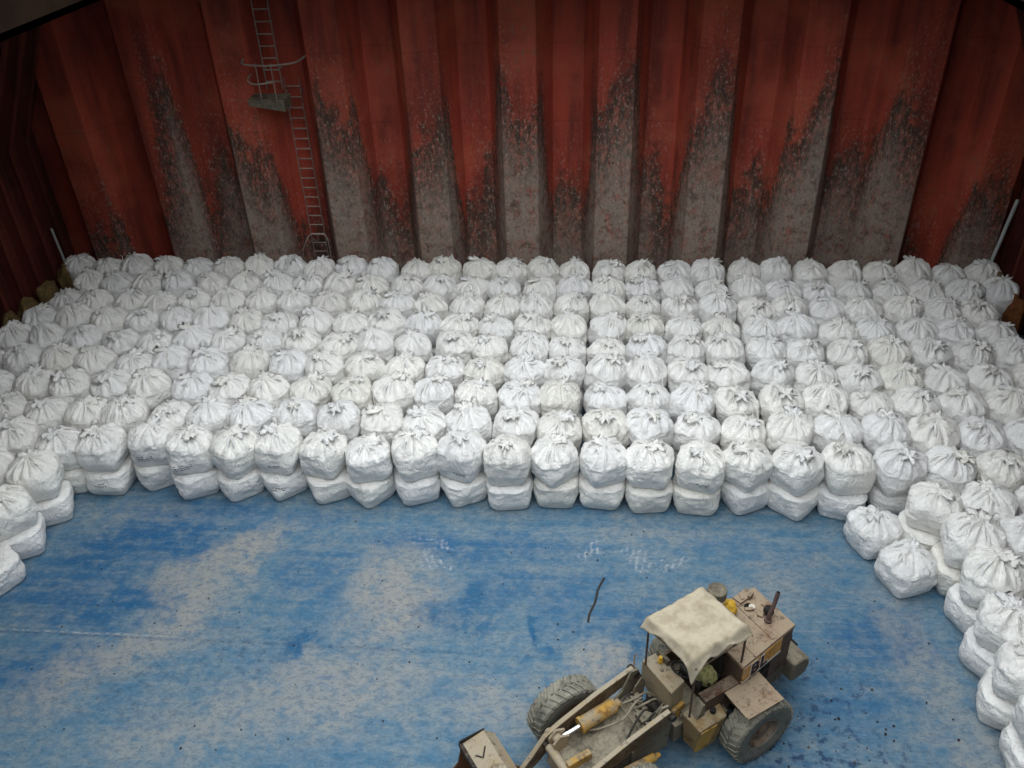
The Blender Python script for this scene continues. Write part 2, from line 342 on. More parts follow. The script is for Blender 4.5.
# ---------------------------------------------------------------- bulk bags
def bag_body(seed, H, dome, neck=True, R0=.505, n=84):
    rnd = random.Random(seed); bm = bmesh.new()
    off = Vector((rnd.uniform(-50, 50), rnd.uniform(-50, 50), rnd.uniform(-50, 50)))
    nf = rnd.choice((9, 10, 11, 12, 13)); ph = rnd.uniform(0, 6.28)
    kx, ky = rnd.uniform(-.05, .05), rnd.uniform(-.05, .05)
    lobes = [(rnd.uniform(0, 6.28), rnd.uniform(.5, 1)) for _ in range(4)]
    prof = []     # (radius factor, z, squareness 0..1, fold 0..1)
    nb = 15
    for i in range(nb+1):
        t = i/nb; z = H*t
        r = .90 + .12*math.sin(min(1, t*1.25)*math.pi*.62) if t < .8 else 1.02 - .02*((t-.8)/.2)
        if t < .07: r *= .93 + .07*math.sqrt(t/.07)
        prof.append((r, z, 1 - .85*sm(.0, .8, t), .25*sm(.35, 1, t)))
    nd = 17
    for i in range(1, nd+1):
        t = i/nd
        if neck: r = 1.0*math.cos(t*math.pi/2)**.62*(1-.0*t) + .11*t; z = H + dome*(math.sin(t*math.pi/2)*.72 + .28*t**4)
        else: r = math.cos(t*math.pi/2)**.5 + .04*t; z = H + dome*math.sin(t*math.pi/2)
        prof.append((min(r, 1.02), z, .15*(1-t), .25 + .75*sm(.05, .8, t)))
    rings = []
    for j, (rf, z, sq, fo) in enumerate(prof):
        ring = []
        for i in range(n):
            th = 2*math.pi*i/n; c, s = math.cos(th), math.sin(th)
            p = 2 + 4.5*sq
            rad = (abs(c)**p + abs(s)**p)**(-1/p) * (1 - .15*sq)      # square base, round shoulder
            warp = .35*noise.noise(Vector((c*1.5, s*1.5, .3)) + off)
            fa = th*nf + ph + 2.2*noise.noise(Vector((c*2, s*2, z*1.4)) + off)
            ridge = 1 - abs(math.sin(fa*.5))**.7                        # sharp valley, round pleat
            ridge2 = 1 - abs(math.sin(fa*.93 + 1.7))
            rr = R0*rf*rad
            if neck: zz = z + fo*dome*(.34*(ridge-.45) + .20*(ridge2-.4)) * (math.sin(min(1, fo)*math.pi*.75)+.15) + dome*.55*fo*(1-fo)*2*noise.noise(Vector((c*1.2, s*1.2, 3)) + off)
            else: zz = z + .02*fo*noise.noise(Vector((c*3, s*3, 1)) + off)
            rr *= 1 - fo*.10*ridge*(.4 if rf > .5 else 1)
            P = Vector((c*rr, s*rr, zz))
            nn = noise.noise(P*3.0 + off)*.040 + noise.noise(P*7 + off)*.020
            cr = noise.noise(Vector((P.x*4, P.y*4, P.z*9)) + off*1.3); nn -= .018*max(0, 1-abs(cr)*6)
            if z > .02: P += Vector((c, s, .25 if fo > .3 else 0))*nn*(1 if z > .08 else z/.08)
            if fo > .2: P += Vector((kx, ky, 0))*fo
            P.z = max(0, P.z)
            ring.append(bm.verts.new(P))
        rings.append(ring)
    for a, b in zip(rings, rings[1:]):
        for i in range(n): bm.faces.new((a[i], a[(i+1) % n], b[(i+1) % n], b[i]))
    bm.faces.new(rings[0][::-1]); bm.faces.new(rings[-1])
    return bm, (kx, ky)
def tied_neck(seed, kx, ky, z0):     # gathered spout, tied and flopped over
    rnd = random.Random(seed+500); bm = bmesh.new(); n = 40; rings = []
    a = rnd.uniform(0, 6.28); lean = rnd.uniform(.06, .15); L = rnd.uniform(.07, .13)
    wob = rnd.uniform(0, 6)
    for j in range(9):
        t = j/8; r = .052 + .03*(1-t)**3 + (.085+.03*math.sin(seed))*t**1.6 - (.022 if j == 2 else 0)
        cx = kx + lean*t*t*math.cos(a)*1.6; cy = ky + lean*t*t*math.sin(a)*1.6; zc = z0 - .05 + L*(t - .45*t*t)
        ring = []
        for i in range(n):
            th = 2*math.pi*i/n
            f = 1 + .35*t*math.sin(th*6+wob) + .2*t*math.sin(th*9+wob*2)
            ring.append(bm.verts.new((cx + r*f*math.cos(th), cy + r*f*math.sin(th), zc + .05*t*math.sin(th*5+wob)*t)))
        rings.append(ring)
    for p, q in zip(rings, rings[1:]):
        for i in range(n): bm.faces.new((p[i], p[(i+1) % n], q[(i+1) % n], q[i]))
    bm.faces.new(rings[0][::-1]); cen = bm.verts.new((kx + lean*1.6*math.cos(a), ky + lean*1.6*math.sin(a), z0 - .02))
    for i in range(n): bm.faces.new((rings[-1][i], rings[-1][(i+1) % n], cen))
    return bm
def loop_bm(rnd, ang, H, dome, stand=False):   # webbing strap from the shoulder, arching over towards the knot
    c, s = math.cos(ang), math.sin(ang); px, py = -s, c; w = rnd.uniform(.05, .11); k = rnd.uniform(-.14, .14)
    h = rnd.uniform(.02, .07) if not stand else .22
    a = Vector((c*.45 + px*w, s*.45 + py*w, H-.06)); b = Vector((c*.45 - px*w, s*.45 - py*w, H-.06))
    r1 = rnd.uniform(.10, .2) if not stand else .3
    pts = [a, Vector((c*.41 + px*w, s*.41 + py*w, H+.06)), Vector((c*.3 + px*(w*.7+k*.5), s*.3 + py*(w*.7+k*.5), H+dome*.62+h)),
           Vector((c*r1 + px*(.02+k), s*r1 + py*(.02+k), H+dome*.85+h)), Vector((c*.29 - px*(w*.8-k*.5), s*.29 - py*(w*.8-k*.5), H+dome*.62+h*.8)), Vector((c*.41 - px*w, s*.41 - py*w, H+.05)), b]
    bm = bmesh.new(); add_tube(bm, bez(pts, 5), .026, 6, .3); return bm
UP_H, UP_D, LO_H = .52, .34, .64
VAR = []
for v in range(10):
    bm, (kx, ky) = bag_body(100+v, UP_H, UP_D)
    bmesh.ops.recalc_face_normals(bm, faces=bm.faces)
    me = bpy.data.meshes.new('bulk_bag'); bm.to_mesh(me); bm.free(); me.materials.append(M['bag'])
    for p in me.polygons: p.use_smooth = True
    bm = tied_neck(v, kx, ky, UP_H+UP_D); bmesh.ops.recalc_face_normals(bm, faces=bm.faces)
    nk = bpy.data.meshes.new('tied_neck'); bm.to_mesh(nk); bm.free(); nk.materials.append(M['bag'])
    for p in nk.polygons: p.use_smooth = True
    lps = []
    rr = random.Random(v+40)
    for q in range(4):
        bm = loop_bm(rr, R(45+90*q) + rr.uniform(-.25, .25), UP_H, UP_D, stand=(v in (3, 8) and q == 1))
        bmesh.ops.recalc_face_normals(bm, faces=bm.faces)
        lm = bpy.data.meshes.new('lifting_loop'); bm.to_mesh(lm); bm.free(); lm.materials.append(M['bag'])
        for p in lm.polygons: p.use_smooth = True
        lps.append(lm)
    VAR.append((me, nk, lps))
LOW = []
for v in range(6):
    bm, _ = bag_body(300+v, LO_H-.1, .10, neck=False, n=64)
    bmesh.ops.recalc_face_normals(bm, faces=bm.faces)
    me = bpy.data.meshes.new('bulk_bag'); bm.to_mesh(me); bm.free(); me.materials.append(M['bag'])
    for p in me.polygons: p.use_smooth = True
    LOW.append(me)
brnd = random.Random(11)
def copy_parts(name, me, parent):
    o = bpy.data.objects.new(name, me); C.objects.link(o); o.parent = parent; return o
def upper_bag(x, y, z, label, group, s=1.0, rot=None, v=None, sz=None):
    v = brnd.randrange(len(VAR)) if v is None else v
    me, nk, lps = VAR[v]
    o = bpy.data.objects.new('bulk_bag', me); C.objects.link(o)
    o.location = (x, y, z); o.rotation_euler = (R(brnd.uniform(-4, 4)), R(brnd.uniform(-4, 4)), brnd.uniform(0, 6.28) if rot is None else rot)
    o.scale = (s, s, brnd.uniform(.92, 1.10) if sz is None else sz)
    tag(o, label, 'bulk bag', group)
    copy_parts('tied_neck', nk, o)
    for lm in lps: copy_parts('lifting_loop', lm, o)
    return o
def lower_bag(x, y, label, group, s=1.0, rot=None):
    o = bpy.data.objects.new('bulk_bag', LOW[brnd.randrange(len(LOW))]); C.objects.link(o)
    o.location = (x, y, 0); o.rotation_euler = (0, 0, brnd.uniform(0, 6.28) if rot is None else rot); o.scale = (s, s, 1)
    return tag(o, label, 'bulk bag', group)
ORD = ['first', 'second', 'third', 'fourth', 'fifth', 'sixth', 'seventh', 'eighth', 'ninth', 'tenth', 'eleventh', 'twelfth', 'thirteenth', 'fourteenth', 'fifteenth']
camM = cam.matrix_world.inverted()
def inframe(p, m=0):
    c = camM @ Vector(p); x = 512 + 859*c.x/-c.z; y = 384 - 859*c.y/-c.z
    return -m < x < 1024+m and -m < y < 768+m
hidden_low = []; FRONT = []; FRONTLOW = []
NR = 9
def place(i, k, pitch):
    return
for r in range(NR):
    t = r/(NR-1); y = 13.86 + 1.03*r; pitch = .985 + (.93-.985)*t; x0 = -.6 + .25*t
    xs = []
    k = -17
    while x0 + k*pitch < XR - .93:
        x = x0 + k*pitch
        if x > XL + .93: xs.append((k, x))
        k += 1
    n = len(xs)
    ZZ = LO_H + .005
    for i, (k, x) in enumerate(xs):
        jx = .014 if k % 2 else -.014; xx = x + jx + brnd.uniform(-.012, .012); yy = y + brnd.uniform(-.03, .03)
        if r == 0: yy += .05*math.sin(k*1.9) + (.18 if k in (-9,) else 0)
        if not inframe((xx, yy, 1.3), 60): hidden_low.append((xx, yy)); continue
        rowname = ['front row', 'second row from the front', 'third row from the front', 'fourth row from the front', 'fifth row from the front', 'fourth row from the red bulkhead', 'third row from the red bulkhead', 'second row from the red bulkhead', 'back row against the red bulkhead'][r]
        # count each bag from the nearest landmark: a side wall or the ladder
        lad = sorted(range(n), key=lambda j: abs(xs[j][1]+7.95))[0]
        if i < lad-4: pos = ORD[i] + ' from left wall'
        elif i == lad: pos = 'in line with the ladder'
        elif i < lad: pos = ORD[lad-i-1] + ' left of ladder line'
        elif i - lad <= 11: pos = ORD[i-lad-1] + ' right of ladder line'
        elif n-1-i < 15: pos = ORD[n-1-i] + ' from right wall'
        else: pos = ORD[i-lad-1] + ' right of ladder line'
        sc = pitch*brnd.uniform(.97, 1.03)
        ub = upper_bag(xx, yy, ZZ, 'upper white bulk bag, %s, %s' % (rowname, pos), 'white bulk bags in the upper layer', sc)
        if r == 0: FRONT.append(ub)
        if r == 0 and -11.6 < x < 5.4:
            lb = lower_bag(xx + brnd.uniform(-.03, .03), yy - .03, 'squashed lower white bulk bag in the front row, %s' % pos, 'white bulk bags in the lower layer', sc*1.0)
            FRONTLOW.append(lb)
        else: hidden_low.append((xx, yy))
# right wing, stepping towards the viewer along the right wall
wing = [(12.80, 6.68), (11.86, 7.02), (10.92, 7.08), (9.98, 7.02), (9.04, 6.92), (8.10, 6.95)]
for j, (y, xs_) in enumerate(wing):
    for q in range(5):
        x = xs_ + q*.99
        if x > XR - .85: continue
        if not inframe((x, y, 1.2), 70): hidden_low.append((x, y)); continue
        nm = 'upper white bulk bag, right wing %s row from main stack, %s from floor edge' % (ORD[j], ORD[q])
        upper_bag(x, y, LO_H+.005, nm, 'white bulk bags in the upper layer', .99)
        if q == 0 and inframe((x-.4, y, .3), 10): lower_bag(x-.05, y-.03, 'squashed lower white bulk bag at right wing edge, %s row from main stack' % ORD[j], 'white bulk bags in the lower layer', 1.0)
        else: hidden_low.append((x, y))
# lowest ones at the very edge
for (x, y, lab, vv) in ((5.68, 12.72, 'single white bulk bag on blue floor, tucked in the corner of the main stack', 2), (6.03, 11.78, 'single white bulk bag standing out on blue floor with straps over its top', 5)):
    upper_bag(x, y, 0, lab, 'white bulk bags standing alone on the floor', .96, rot=R(20), v=vv, sz=.98)
# left wing
lw = [(12.83, -11.42), (11.83, -11.5), (10.85, -11.5)]
for j, (y, xs_) in enumerate(lw):
    for q in range(4):
        x = xs_ - q*1.0
        low_in = q == 0 and inframe((x+.3, y, .3), 12)
        if inframe((x, y, 1.2), 24):
            upper_bag(x, y, LO_H+.005, 'upper white bulk bag, left wing %s row from main stack, %s from floor edge' % (ORD[j], ORD[q]), 'white bulk bags in the upper layer', 1.0)
        else:
            if q == 0: hidden_low.append((x, y)) if not low_in else None
            if not low_in: continue
        if low_in: lower_bag(x+.05, y-.03, 'squashed lower white bulk bag at left wing edge, %s row from main stack' % ORD[j], 'white bulk bags in the lower layer')
        elif q: hidden_low.append((x, y))
# faded printed marks on the sides of a few front bags
from mathutils.bvhtree import BVHTree
def print_mark(bag, x, z, w, rows, seed):
    rr = random.Random(seed); mw = Matrix.LocRotScale(bag.location, bag.rotation_euler, bag.scale); inv = mw.inverted()
    bv = BVHTree.FromPolygons([mw @ v.co for v in bag.data.vertices], [tuple(p.vertices) for p in bag.data.polygons])
    bm = bmesh.new()
    def hit(px, pz):
        h = bv.ray_cast(Vector((px, bag.location.y-1.5, pz)), Vector((0, 1, 0)))
        return (h[0] + h[1]*.004*(1 if h[1].y < 0 else -1)) if h[0] else None
    for r_ in range(rows):
        u = 0; zz = z - r_*.052
        while u < w:
            L = rr.uniform(.02, .06)
            if rr.random() < .85:
                for k in range(2):
                    a, b = u + L*k/2, u + L*(k+1)/2
                    q = [hit(x+a, zz), hit(x+b, zz), hit(x+b, zz+.026), hit(x+a, zz+.026)]
                    if all(q): bm.faces.new([bm.verts.new(inv @ p_) for p_ in q])
            u += L + .012
    obj('printed_text', bm, M['print'], bag)
def nearest(lst, x): return min(lst, key=lambda o: abs(o.location.x-x))
for lst, x, z, w, rows in ((FRONT, -8.97, .98, .34, 3), (FRONT, -8.05, .96, .34, 3), (FRONTLOW, -6.6, .40, .30, 2), (FRONTLOW, -10.6, .42, .26, 2), (FRONT, -6.6, .95, .25, 2), (FRONT, 2.4, .93, .24, 2), (FRONT, -2.6, .92, .22, 2)):
    b_ = nearest(lst, x); print_mark(b_, b_.location.x - w*.5, z, w, rows, int(x*10))
# the buried lower layer, of which only slivers show between the bags on top
src, _ = bag_body(77, LO_H-.1, .10, neck=False, n=20)
src.verts.ensure_lookup_table(); src.verts.index_update(); sv = [v.co.copy() for v in src.verts]; sf = [[v.index for v in f.verts] for f in src.faces]; src.free()
V, F = [], []
for (x, y) in hidden_low:
    b = len(V); s = .93; V += [(x + c.x*s, y + c.y*s, c.z) for c in sv]; F += [[b+i for i in f] for f in sf]
me = bpy.data.meshes.new('buried_bulk_bags'); me.from_pydata(V, [], F); me.update()
tag(link('buried_bulk_bags', me, M['bag'], smooth=True), 'buried lower layer of white bulk bags under the stacked ones', 'bulk bags', kind='stuff')
# ---------------------------------------------------------------- the wheel loader (local: +x ahead, +y its left side)
LO = empty('wheel_loader', (2.28, 8.77, 0), R(215))
tag(LO, 'small dusty wheel loader with cream canopy and BL panel on the blue floor', 'wheel loader')
YC = -.12
def wheel(x, yc, s):        # s=+1: outer face towards +y
    r, hw = .60, .19
    bm = bmesh.new(); n = 72
    prof = [(.25, -.12), (.31, -.165), (.46, -.19), (.54, -.185), (.575, -.16), (.575, 0), (.575, .16), (.54, .185), (.46, .19), (.31, .165), (.25, .12)]
    rings = [[bm.verts.new((x + pr*math.cos(2*math.pi*i/n), yc + py, r + pr*math.sin(2*math.pi*i/n))) for i in range(n)] for pr, py in prof]
    for a, b in zip(rings, rings[1:]):
        for i in range(n): bm.faces.new((a[i], a[(i+1) % n], b[(i+1) % n], b[i]))
    for i in range(n): bm.faces.new((rings[-1][i], rings[-1][(i+1) % n], rings[0][(i+1) % n], rings[0][i]))
    nl = 30
    for k in range(nl):      # chevron lugs from each shoulder to the middle
        for sd in (-1, 1):
            a0 = 2*math.pi*(k + (0 if sd > 0 else .5))/nl
            segs = [(0.0, .012, .598), (.5, .09, .598), (.85, .168, .595), (1.0, .19, .565)]
            pv = None
            for t, yy, rr in segs:
                aa = a0 - .17*(1-t); w = .036
                q = [bm.verts.new((x + R_*math.cos(a_), yc + sd*yy, r + R_*math.sin(a_))) for R_ in (rr-.05, rr) for a_ in (aa-w, aa+w)]
                if pv:
                    for f in ((0, 1), (1, 3), (3, 2), (2, 0)): bm.faces.new((pv[f[0]], pv[f[1]], q[f[1]], q[f[0]]))
                else: bm.faces.new((q[0], q[1], q[3], q[2]))
                pv = q
            bm.faces.new((pv[0], pv[1], pv[3], pv[2]))
    ty = obj('tyre', bm, M['rubber'], LO)
    bm = bmesh.new(); n = 40
    prof = [(.262, .13), (.285, .155), (.262, .16), (.245, .12), (.225, .07), (.16, .06), (.14, .10), (.10, .11), (.085, .14), (.0, .145)]
    rings = [[bm.verts.new((x + max(pr, .001)*math.cos(2*math.pi*i/n), yc + s*py, r + max(pr, .001)*math.sin(2*math.pi*i/n))) for i in range(n)] for pr, py in prof]
    for a, b in zip(rings, rings[1:]):
        for i in range(n): bm.faces.new((a[i], a[(i+1) % n], b[(i+1) % n], b[i]))
    inn = [bm.verts.new((v.co.x, yc - s*.13, v.co.z)) for v in rings[0]]
    for i in range(n): bm.faces.new((rings[0][i], rings[0][(i+1) % n], inn[(i+1) % n], inn[i]))
    bm.faces.new(inn)
    for k in range(8):
        a = 2*math.pi*k/8; c = Vector((x + .19*math.cos(a), 0, r + .19*math.sin(a)))
        add_cyl(bm, (c.x, yc + s*.05, c.z), (c.x, yc + s*.09, c.z), .018, n=6)
    obj('rim', bm, M['rim'], ty)
    return ty
for (x, y, s) in ((0, .76, 1), (0, -1.0, -1), (2.36, .76, 1), (2.36, -1.0, -1)): wheel(x, y, s)
bm = bmesh.new()
for x in (0, 2.36):
    add_cyl(bm, (x, -.86, .6), (x, .62, .6), .11, n=14)
    add_cyl(bm, (x, YC-.2, .6), (x, YC+.2, .6), .2, n=14)
obj('axle', bm, M['dark'], LO, smooth=False)
# rear chassis
bm = bmesh.new()
add_box(bm, -1.08, 1.18, YC-.36, YC+.36, .42, .82); add_box(bm, -.9, .9, YC-.44, YC+.42, .78, .92)
obj('rear_frame', bm, M['grey'], LO, bevel=.02)
# hood: tapered box with a roof plate, side openings
HF, HB = .15, -1.05
def hood_y(x): f = (HF-x)/(HF-HB); return .445 - .175*f, -.68 + .05*f
yl0, yr0 = hood_y(HF); yl1, yr1 = hood_y(HB)
bm = bmesh.new(); add_hexa(bm, [(HB, yr1+.02, .84), (HF, yr0+.02, .84), (HF, yl0-.02, .84), (HB, yl1-.02, .84), (HB, yr1+.02, 1.72), (HF, yr0+.02, 1.72), (HF, yl0-.02, 1.72), (HB, yl1-.02, 1.72)])
hood = obj('engine_hood', bm, M['brown'], LO, bevel=.02)
bm = bmesh.new()
add_hexa(bm, [(HB-.03, yr1-.01, 1.71), (HF+.02, yr0-.01, 1.71), (HF+.02, yl0+.01, 1.71), (HB-.03, yl1+.01, 1.71), (HB-.02, yr1, 1.755), (HF+.01, yr0, 1.755), (HF+.01, yl0, 1.755), (HB-.02, yl1, 1.755)])
# raised strips, hinge line and loose plates on the roof
add_box(bm, -.62, -.56, -.6, .3, 1.75, 1.772); add_box(bm, -.14, -.12, -.64, .4, 1.75, 1.77)
add_box(bm, -.98, -.66, -.56, -.40, 1.75, 1.80, Matrix.Rotation(R(6), 4, 'Z'))
obj('roof_plate', bm, M['hood'], hood, bevel=.006)
bm = bmesh.new()
for k, (x, y, w_, d_, h_, a) in enumerate([(-.86, -.50, .13, .05, .10, 20), (-.72, -.56, .06, .12, .07, -15), (-.80, -.18, .22, .09, .04, 30), (-.92, -.22, .06, .14, .06, 10), (-.66, -.32, .14, .06, .05, -25)]):
    T = Matrix.Translation((x, y, 1.75)) @ Matrix.Rotation(R(a), 4, 'Z'); bm = box(-w_/2, w_/2, -d_/2, d_/2, 0, h_, T); obj('bracket', bm, M['hood'], hood, bevel=.008)
bm = bmesh.new(); add_cyl(bm, (-.70, -.36, 1.752), (-.70, -.36, 1.775), .075, n=20); o = obj('filler_opening', bm, M['black'], hood)
bm = bmesh.new(); add_cyl(bm, (-.735, -.33, 1.772), (-.735, -.33, 1.79), .05, n=18); o = obj('filler_lid', bm, M['cream'], hood); o['label'] = 'pale round filler lid'
bm = bmesh.new(); add_cyl(bm, (-.86, -.10, 1.75), (-.86, -.10, 1.83), .05, n=16); add_cyl(bm, (-.86, -.10, 1.83), (-.86, -.10, 1.90), .085, .07, n=20); obj('breather_cap', bm, M['dark'], hood)
bm = bmesh.new(); add_cyl(bm, (-.76, 0, 1.74), (-.76, 0, 1.80), .06, n=16); add_tube(bm, bez([(-.76, 0, 1.78), (-.765, .0, 1.9), (-.80, .01, 2.05), (-.83, .01, 2.22), (-.85, .01, 2.36)], 4), .034, 12)
obj('exhaust_pipe', bm, M['pipe'], hood, smooth=False)
bm = bmesh.new(); add_cyl(bm, (-.852, .01, 2.358), (-.853, .01, 2.366), .026, n=12); obj('exhaust_mouth', bm, M['black'], hood)
# left side of the hood: painted panel with the letters, dark engine opening below
sd = Vector((HB-HF, yl1-yl0, 0)).normalized(); nrm = Vector((-sd.y, sd.x, 0)); nrm = nrm if nrm.y > 0 else -nrm
def on_side(u, h, off=0): p = Vector((HF, yl0, 0)) + sd*u + nrm*off; return Vector((p.x, p.y, h))
def side_plate(bm, u0, u1, h0, h1, t, off=-.015, h0b=None, h1b=None):
    h0b = h0 if h0b is None else h0b; h1b = h1 if h1b is None else h1b
    add_hexa(bm, [on_side(u0, h0, off), on_side(u1, h0b, off), on_side(u1, h0b, off+t), on_side(u0, h0, off+t), on_side(u0, h1, off), on_side(u1, h1b, off), on_side(u1, h1b, off+t), on_side(u0, h1, off+t)])
bm = bmesh.new(); side_plate(bm, .02, .93, 1.40, 1.70, .03); pan = obj('side_panel', bm, M['orange'], hood, bevel=.004)
bm = bmesh.new(); side_plate(bm, .02, .93, 1.365, 1.40, .034); o = obj('white_stripe', bm, M['cream'], pan); o['label'] = 'dirty white stripe'
cu = bpy.data.curves.new('lettering', 'FONT'); cu.body = 'BL'; cu.size = .36; cu.extrude = .003; cu.offset = .009; cu.space_character = 1.12; cu.materials.append(M['letter'])
tx = bpy.data.objects.new('lettering', cu); C.objects.link(tx); tx.parent = pan
zx = sd; zy = Vector((0, 0, 1)); zz = zx.cross(zy)
tm = Matrix((zx, zy, zz)).transposed().to_4x4(); pp = on_side(.17, 1.425, .026); tm.translation = pp; tx.matrix_local = tm; 
bpy.context.view_layer.update(); _tm = bpy.data.meshes.new_from_object(tx.evaluated_get(bpy.context.evaluated_depsgraph_get())); _tm.name = 'lettering'
lt = bpy.data.objects.new('painted_letters', _tm); C.objects.link(lt); lt.parent = pan; lt.matrix_local = tm; lt['label'] = 'dark painted letters BL'; 
cu.offset = .028; cu.extrude = .002; bpy.context.view_layer.update(); _tw = bpy.data.meshes.new_from_object(tx.evaluated_get(bpy.context.evaluated_depsgraph_get())); _tw.name = 'letter_outline'; _tw.materials.clear(); _tw.materials.append(M['cream'])
tm.translation = on_side(.17, 1.425, .020); lo_ = bpy.data.objects.new('letter_outline', _tw); C.objects.link(lo_); lo_.parent = pan; lo_.matrix_local = tm; lo_['label'] = 'white outline of the letters'; bpy.data.objects.remove(tx)
if not _tm.materials: _tm.materials.append(M['letter'])
bm = bmesh.new(); side_plate(bm, .10, .72, .95, 1.37, .012, off=-.012); obj('engine_opening', bm, M['black'], hood)
bm = bmesh.new()
for u in (.2, .32, .44, .56): side_plate(bm, u, u+.025, .95, 1.37, .012, off=.0)
side_plate(bm, .10, .72, 1.14, 1.17, .014, off=0)
obj('grille', bm, M['dark'], hood)
bm = bmesh.new(); side_plate(bm, .72, 1.2, .86, 1.70, .02, off=-.012); obj('rear_corner_plate', bm, M['brown'], hood, bevel=.005)
bm = bmesh.new(); add_box(bm, -1.075, -1.06, YC-.36, YC+.30, .98, 1.62); obj('radiator_grille', bm, M['dark'], hood)
# counterweight and hitch
bm = bmesh.new()
prof = [(-1.05, .60), (-1.05, .96), (-1.26, .98), (-1.40, .92), (-1.44, .76), (-1.38, .58), (-1.2, .52), (-1.06, .52)]
add_prism(bm, prof, -.62, .44); obj('counterweight', bm, M['grey'], LO, bevel=.045, seg=3)
bm = bmesh.new(); add_prism(bm, [(-1.5, .66), (-1.62, .66), (-1.66, .60), (-1.62, .54), (-1.48, .54)], YC-.12, YC+.12); add_cyl(bm, (-1.58, YC, .5), (-1.58, YC, .78), .025, n=10); obj('tow_hitch', bm, M['dark'], LO, bevel=.01)
# fenders
for s in (1, -1):
    bm = bmesh.new()
    yi, yo = (.36, .93) if s > 0 else (-.62, -1.17)
    add_hexa(bm, [(-.28, yi, 1.27), (.44, yi, 1.31), (.44, yo, 1.27), (-.28, yo, 1.24), (-.28, yi, 1.295), (.44, yi, 1.335), (.44, yo, 1.295), (-.28, yo, 1.265)])
    fd = obj('fender', bm, M['hood'], LO, bevel=.005)
    bm = bmesh.new()
    add_box(bm, .36, .40, min(yi-.05*s, yo-.2*s), max(yi-.05*s, yo-.2*s), 1.20, 1.272); obj('support', bm, M['dark'], fd); bm = bmesh.new(); add_box(bm, -.2, -.16, min(yi-.05*s, yo-.2*s), max(yi-.05*s, yo-.2*s), 1.18, 1.245)
    obj('support', bm, M['dark'], fd)
# left tank and steps between the wheels
bm = bmesh.new(); add_hexa(bm, [(.62, .28, .42), (1.04, .28, .42), (1.0, .56, .42), (.62, .56, .42), (.44, .24, 1.12), (1.08, .24, 1.1), (1.02, .60, 1.02), (.50, .60, 1.04)])
tk = obj('fuel_tank', bm, M['tank'], LO, bevel=.025)
bm = bmesh.new(); add_hexa(bm, [(.80, .555, .46), (1.03, .54, .46), (1.03, .56, .46), (.80, .575, .46), (.70, .603, .98), (1.0, .60, .98), (1.02, .612, .98), (.70, .615, .98)])
o = obj('yellow_patch', bm, M['yellow'], tk); o['label'] = 'worn yellow paint on the tank side'
bm = bmesh.new(); add_cyl(bm, (.66, .45, 1.05), (.66, .45, 1.13), .045, n=14); obj('filler_neck', bm, M['dark'], tk)
bm = bmesh.new(); add_box(bm, .62, .98, -.86, -.54, .5, 1.05); obj('battery_box', bm, M['tan'], LO, bevel=.02)
bm = bmesh.new()
for k in range(3): add_tube(bm, bez([(.42, .40-.03*k, 1.0), (.36, .46, .86-.05*k), (.44, .44, .66), (.60, .42-.04*k, .55)], 5), .016, 7)
add_cyl(bm, (.42, .30, .9), (.42, .5, .9), .06, n=14); add_cyl(bm, (.40, .30, .7), (.40, .46, .7), .05, n=14)
obj('valve_pipes', bm, M['chrome'] if False else M['grey'], LO)
# cab: open platform, sills, console, seat, wheel
bm = bmesh.new(); add_box(bm, .13, 1.0, -.64, .40, .88, .95); obj('cab_floor', bm, M['grey'], LO, bevel=.01)
bm = bmesh.new(); add_box(bm, .16, .80, .34, .40, .93, 1.34); add_box(bm, .16, .80, .24, .42, 1.33, 1.37); obj('side_sill', bm, M['brown'], LO, bevel=.012)
bm = bmesh.new(); add_box(bm, .16, .80, -.66, -.60, .93, 1.30); obj('side_sill', bm, M['brown'], LO, bevel=.012)
bm = bmesh.new(); add_hexa(bm, [(.80, .20, .93), (1.06, .16, .93), (1.02, .44, .93), (.80, .44, .93), (.80, .24, 1.30), (.84, .24, 1.30), (.84, .42, 1.30), (.80, .42, 1.30)]); obj('step_plate', bm, M['grey'], LO, bevel=.01)
bm = bmesh.new()
add_hexa(bm, [(.92, -.56, .86), (1.16, -.52, .86), (1.16, .07, .86), (.90, .04, .86), (.93, -.56, 1.50), (1.19, -.52, 1.46), (1.19, .09, 1.46), (.90, .04, 1.50)])
con = obj('front_console', bm, M['tan'], LO, bevel=.012)
bm = bmesh.new(); add_hexa(bm, [(.90, .05, .80), (1.12, .06, .72), (1.12, .13, .72), (.90, .12, .80), (.92, .05, 1.08), (1.16, .08, 1.04), (1.16, .14, 1.04), (.92, .12, 1.08)]); o = obj('corner_plate', bm, M['yellow'], con, bevel=.01); o['label'] = 'worn yellow corner plate'
bm = bmesh.new(); add_cyl(bm, (1.06, -.30, 1.475), (1.06, -.30, 1.50), .03, n=12); add_box(bm, .90, .96, -.57, -.30, 1.48, 1.60); obj('lamp_bracket', bm, M['grey'], con, bevel=.005)
bm = bmesh.new(); add_cyl(bm, (1.0, -.42, 1.50), (1.0, -.42, 1.56), .04, n=14); add_cyl(bm, (1.0, -.42, 1.56), (1.0, -.42, 1.62), .03, n=14); o = obj('beacon', bm, M['ycan'], con); o['label'] = 'small yellow lamp'
bm = bmesh.new(); add_box(bm, .22, .62, -.34, .10, .94, 1.16); obj('seat_base', bm, M['dark'], LO, bevel=.02)
st_ = None
bm = bmesh.new(); add_box(bm, .20, .66, -.36, .12, 1.16, 1.27); seat = obj('seat', bm, M['vinyl'], LO, bevel=.04, seg=3)
